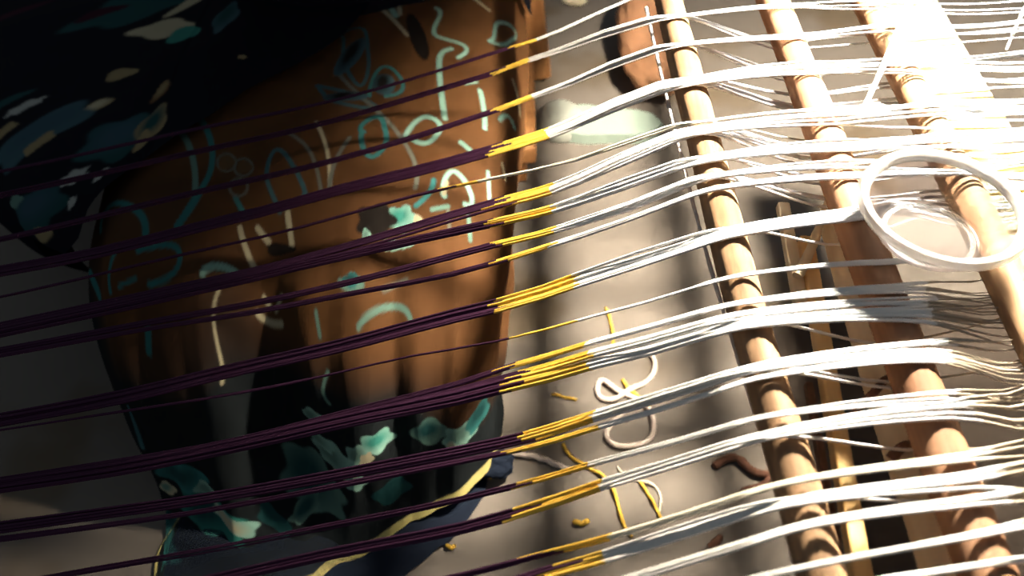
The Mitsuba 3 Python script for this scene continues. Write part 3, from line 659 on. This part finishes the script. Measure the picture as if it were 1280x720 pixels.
for bi, b in enumerate(B_):
    key = 'yarn_bundle' + ('' if bi == 0 else '_%03d' % bi)
    low_rows = bi >= 9
    up = G_DIM if low_rows else G_UP
    W = np.array([on_sheet(px, py, up) for px, py in b['p']])
    # carry on past both edges of the frame
    W = np.vstack([W[0] + (W[0] - W[1]) / np.linalg.norm(W[0] - W[1]) * 0.35, W, W[-1] + (W[-1] - W[-2]) / np.linalg.norm(W[-1] - W[-2]) * 0.35])
    o = np.argsort(W[:, 0]); W = W[o]
    fy = PchipInterpolator(W[:, 0], W[:, 1])
    x0, x1 = W[0, 0], W[-1, 0]
    # x of the colour changes
    xs_probe = np.linspace(x0, x1, 800)
    pp = np.stack([xs_probe, fy(xs_probe), up(np.clip(xs_probe, -1.4, 1.3))], -1) - EYE
    pxs = 640 + FOCAL * pp[:, 0] / (pp @ FWD)
    xc = [float(np.interp(q, pxs, xs_probe)) for q in b['y']]
    dep = float((on_sheet(0, 0, up) * 0 + np.array([XA, float(fy(XA)), 0.5]) - EYE) @ FWD)
    r0 = 0.0009 if PXW[bi] < 9 else 0.0013
    hw = max(PXW[bi] / 2 * dep / FOCAL - r0, 0.0)
    n = max(2, int(round(2 * hw / (1.15 * r0))) + 1)
    n = int(n * 1.6)
    sect = {'purple_end': [], 'yellow_band': [], 'white_yarn': [], 'darker_yarn': []}
    for k in range(n):
        e = 0.0 if n == 1 else (k / (n - 1) - 0.5) * 2
        e += rng.normal(0, 0.12)
        is_low = (k % 2 == 1) and rng.random() < 2 * b['low']
        j1, j2 = xc[0] + rng.normal(0, 0.011), xc[1] + rng.normal(0, 0.0022)
        j3 = 0.305 + rng.normal(0, 0.004) if bi >= 10 else 9.0
        es = np.clip(e * 0.7 + rng.normal(0, 0.45), -1.6, 1.6)
        zo = rng.normal(0, 0.5)
        drop = rng.uniform(0, 0.016)
        xs = np.unique(np.r_[np.linspace(x0, XA - 0.03, 26), np.linspace(XA - 0.03, XA + 0.03, 7), np.linspace(XA + 0.03, x1, 30), j1, j2, min(j3, x1)])
        wl = np.interp(xs, [-1.0, -0.2, 0.05, XA - 0.01], [1.25, 1.25, 1.25, 1.0]) * hw * e
        wr = np.interp(xs, [XA, 0.287, 0.30, 0.40, 0.9], [hw * e, hw * (1.1 if low_rows else 1.6) * e + .10 * b['sp'] * es, hw * 1.15 * e + (.16 if low_rows else .12) * b['sp'] * es, b['sp'] * 0.75 * es, b['sp'] * 1.4 * es])
        off = np.where(xs < XA, wl, wr)
        wav = 0.0011 * (meshkit.noise(np.stack([xs * 9, xs * 0 + k * 1.7 + bi * 3.1, xs * 0], -1), 5) - 0.5) * np.interp(xs, [XA - 0.05, XA, 0.3, 0.36], [1, .2, .5, 3.5])
        g = (G_LOW if is_low else up)(np.clip(xs, -1.4, 1.3))
        if is_low:
            g = g - drop * np.interp(xs, [XA + 0.01, 0.287, 0.40, 0.9], [0, 1, 0.4, 0.2])
        z = g + 0.0011 + np.interp(xs, [-1, XA - 0.03, XA, 0.287, 0.33, 0.6], [0.0026, 0.0014, 0.0003, 0.0004, 0.004, 0.008]) * zo * np.where(np.abs(xs - XA) < 0.02, 0.3, 1)
        Pk = np.stack([xs, fy(xs) + off + wav, z], -1)
        r = r0 * np.interp(xs, [0.30, 0.36], [1, 0.45 if low_rows else 1.1])
        for nm, a_, b2 in (('purple_end', -9, j1), ('yellow_band', j1, j2), ('white_yarn', j2, j3), ('darker_yarn', j3, 9)):
            sel = (xs >= a_ - 1e-9) & (xs <= b2 + 1e-9)
            if sel.sum() >= 2:
                sect[nm].append(tube_arrays(Pk[sel], r[sel], 6))
    ms = dict(purple_end='m_purple_yarn', yellow_band='m_yellow_yarn', white_yarn='m_cream_yarn' if b.get('dim') else 'm_white_yarn', darker_yarn='m_darker_yarn')
    for nm, tubes in sect.items():
        if not tubes:
            continue
        put(f'{key}__{nm}', join(tubes), ms[nm], True)
    tag(f'{key}__purple_end', 'dark purple dyed stretch'); tag(f'{key}__yellow_band', 'bright yellow dyed stretch'); tag(f'{key}__white_yarn', 'undyed white stretch')
    if sect['darker_yarn']: tag(f'{key}__darker_yarn', 'loose stretch darkened to beige beyond the reddish bar')
    size = 'thick' if PXW[bi] >= 13 else ('thin' if PXW[bi] < 9 else 'medium')
    tag(key, f'{size} purple, yellow and white warp yarn bundle, {ORD[bi]} from the top along the nearest bar', 'yarn bundle', 'warp yarn bundles over the bars')

# ------------------------------------------------------------------ clear bowl on the warp
bc = at(1174, 268, 0.545); bc[2] = 0.5225
prof_o = [(0.0, 0.0), (0.036, 0.0), (0.040, 0.002), (0.052, 0.020), (0.057, 0.030)]
prof = np.array(prof_o + [(x - 0.0012, y + 0.0012) for x, y in reversed(prof_o[1:])] + [(0, 0.0012)])
bowl = trimesh.creation.revolve(np.array(prof_o), sections=96)
bowl.apply_translation(bc); put('clear_bowl__body', bowl, 'm_plastic', 40)
th = np.linspace(0, 2 * np.pi, 97)
rim = trimesh.creation.revolve(np.array([(0.0525, 0.0285), (0.057, 0.026), (0.061, 0.027), (0.0625, 0.0310), (0.0605, 0.035), (0.0545, 0.0335), (0.0525, 0.0285)]), sections=96)
rim.apply_translation(bc); put('clear_bowl__rim', rim, 'm_plastic_rim', 60)
foot = trimesh.creation.revolve(np.array([(0.031, 0.0004), (0.035, 0.0004), (0.035, 0.0022), (0.031, 0.0022), (0.031, 0.0004)]), sections=72)
foot.apply_translation(bc + [0, 0, -0.0022]); put('clear_bowl__foot_ring', foot, 'm_plastic_rim', 30)
tag('clear_bowl', 'round clear plastic bowl standing on the white warp', 'bowl')

# ------------------------------------------------------------------ things on the floor
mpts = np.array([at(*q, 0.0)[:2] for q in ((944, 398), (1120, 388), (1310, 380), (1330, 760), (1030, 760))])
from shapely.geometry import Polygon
mm = trimesh.creation.extrude_polygon(Polygon(mpts).buffer(0.01), 0.006)  # dark sheet added to darken the floor under the sticks
put('added_dark_sheet', mm, 'm_dark_sheet', 30); tag('added_dark_sheet', 'added dark sheet on the floor under the wooden sticks', 'mat')
# slipper
sa, sb = at(668, 158, 0.0), at(826, 166, 0.0)
ln = np.linalg.norm(sb - sa)
ang = math.atan2(sb[1] - sa[1], sb[0] - sa[0])
from shapely.geometry import Polygon
xs = np.linspace(0, 1, 40)
half = np.interp(xs, [0, .05, .15, .4, .6, .8, .92, 1], [.0, .022, .036, .042, .036, .034, .026, .0])
half = half * 1.0
outl = np.vstack([np.stack([xs * ln, half], 1), np.stack([xs[::-1] * ln, -half[::-1]], 1)[1:-1]])
sole = trimesh.creation.extrude_polygon(Polygon(outl).buffer(0.001), 0.022)
RM = trimesh.transformations.rotation_matrix(ang, (0, 0, 1)); RM[:3, 3] = sa
sole.apply_transform(RM); put('slipper__sole', sole, 'm_slipper', 40)
lp = lambda x, y, z: sa + np.array([math.cos(ang) * x - math.sin(ang) * y, math.sin(ang) * x + math.cos(ang) * y, z])
vamp = trimesh.creation.icosphere(4, 1.0)
V = vamp.vertices * [0.045, 0.047, 0.036] + [ln * 0.20, 0.0, 0.012]
V[:, 2] = np.maximum(V[:, 2], 0.002)
vamp.vertices = np.array([lp(*q) for q in V])
put('slipper__vamp', vamp, 'm_slipper_strap', 60)
tag('slipper__vamp', 'whitish raised front')
tag('slipper', 'pale mint slipper lying on the floor behind the warp', 'slipper')

# brown lump behind the nearest bar
c0 = at(815, 118, 0.0)
lump = trimesh.util.concatenate([trimesh.creation.icosphere(4, 1.0)])
V = lump.vertices.copy()
V = np.sign(V) * np.abs(V) ** 0.75
V *= np.array([0.060, 0.155, 0.045]) * (1 + 0.18 * (meshkit.fbm(V * 1.6 + 3, 3, 9)[:, None] - 0.5) * 2)
V[:, 2] *= 1 + 0.25 * np.sin(V[:, 1] * 34)
lump.vertices = V
lump.apply_translation(c0 + [0.0, 0.10, 0.045]); lump.apply_translation((0, 0, -lump.bounds[0, 2]))
put('wood_block', lump, 'm_block', True); tag('wood_block', 'rounded reddish brown wooden block on the floor beyond the pale slipper', 'block')
scrap = trimesh.creation.icosphere(3, 1.0); V = scrap.vertices * [0.028, 0.02, 0.008]; V += 0.006 * (meshkit.fbm(V * 60, 3, 1)[:, None] - 0.5)
scrap.vertices = V; q = at(718, 4, 0); scrap.apply_translation(q + [0, 0, -V[:, 2].min()])
put('cloth_scrap', scrap, 'm_scrap', True); tag('cloth_scrap', 'small cream scrap on the floor at the top edge of the photo', 'scrap')


def floor_string(key, pix, r, m, label, cat='string', n=90):
    pts = np.array([at(px, py, 0.0) for px, py in pix])
    p = spline(pts, n)
    p[:, 2] = r * 0.98 + 0.0035 * (0.5 + 0.5 * np.sin(np.arange(n) * 0.37)) * np.sin(np.linspace(0, np.pi, n)) ** .5
    put(key, tube_arrays(p, r, 8), m, True); tag(key, label, cat)


floor_string('white_string', [(808, 440), (818, 462), (806, 480), (786, 490), (764, 502), (748, 496), (752, 478), (764, 486), (790, 498), (808, 510), (816, 528), (812, 550), (796, 558), (764, 556), (758, 548), (768, 528), (780, 512)], 0.0036, 'm_string', 'white string looped in a figure eight on the floor')
floor_string('white_string_001', [(628, 566), (646, 570), (672, 574), (700, 585), (716, 590)], 0.0038, 'm_string', 'pale string end coming out from beside the sarong hem')
floor_string('yellow_thread', [(757, 386), (762, 400), (766, 424), (764, 446)], 0.0022, 'm_yellow_yarn', 'yellow thread end on the floor above the looped string', 'thread', 40)
floor_string('yellow_thread_001', [(778, 476), (790, 492), (800, 500), (812, 508)], 0.0024, 'm_yellow_yarn', 'short yellow thread lying across the looped string', 'thread', 40)
floor_string('yellow_thread_002', [(704, 556), (712, 570), (732, 584), (752, 596), (766, 614), (774, 640), (790, 672)], 0.0024, 'm_yellow_yarn', 'long yellow thread wandering down the floor below the string', 'thread')
floor_string('yellow_thread_003', [(800, 604), (814, 626), (826, 650)], 0.0021, 'm_yellow_yarn', 'short yellow thread right of the long yellow one', 'thread', 40)
floor_string('yellow_thread_004', [(690, 494), (704, 497), (720, 501)], 0.0018, 'm_yellow_yarn', 'thin yellow thread bit left of the looped string', 'thread', 24)
floor_string('yellow_thread_005', [(718, 654), (726, 656), (734, 653)], 0.0034, 'm_yellow_yarn', 'tiny yellow fluff below the dyed yarns', 'thread', 24)
floor_string('yellow_thread_006', [(772, 584), (790, 600), (806, 604), (824, 640)], 0.0016, 'm_cream_yarn', 'fine cream thread crossing the yellow threads on the floor', 'thread', 40)
floor_string('yellow_thread_007', [(606, 594), (612, 598), (618, 594)], 0.0030, 'm_yellow_yarn', 'tiny yellow fluff beside the dark hem corner', 'thread', 20)
floor_string('yellow_thread_008', [(559, 683), (564, 686), (568, 684)], 0.0026, 'm_yellow_yarn', 'tiny pale yellow speck of yarn beside the navy underskirt', 'thread', 20)
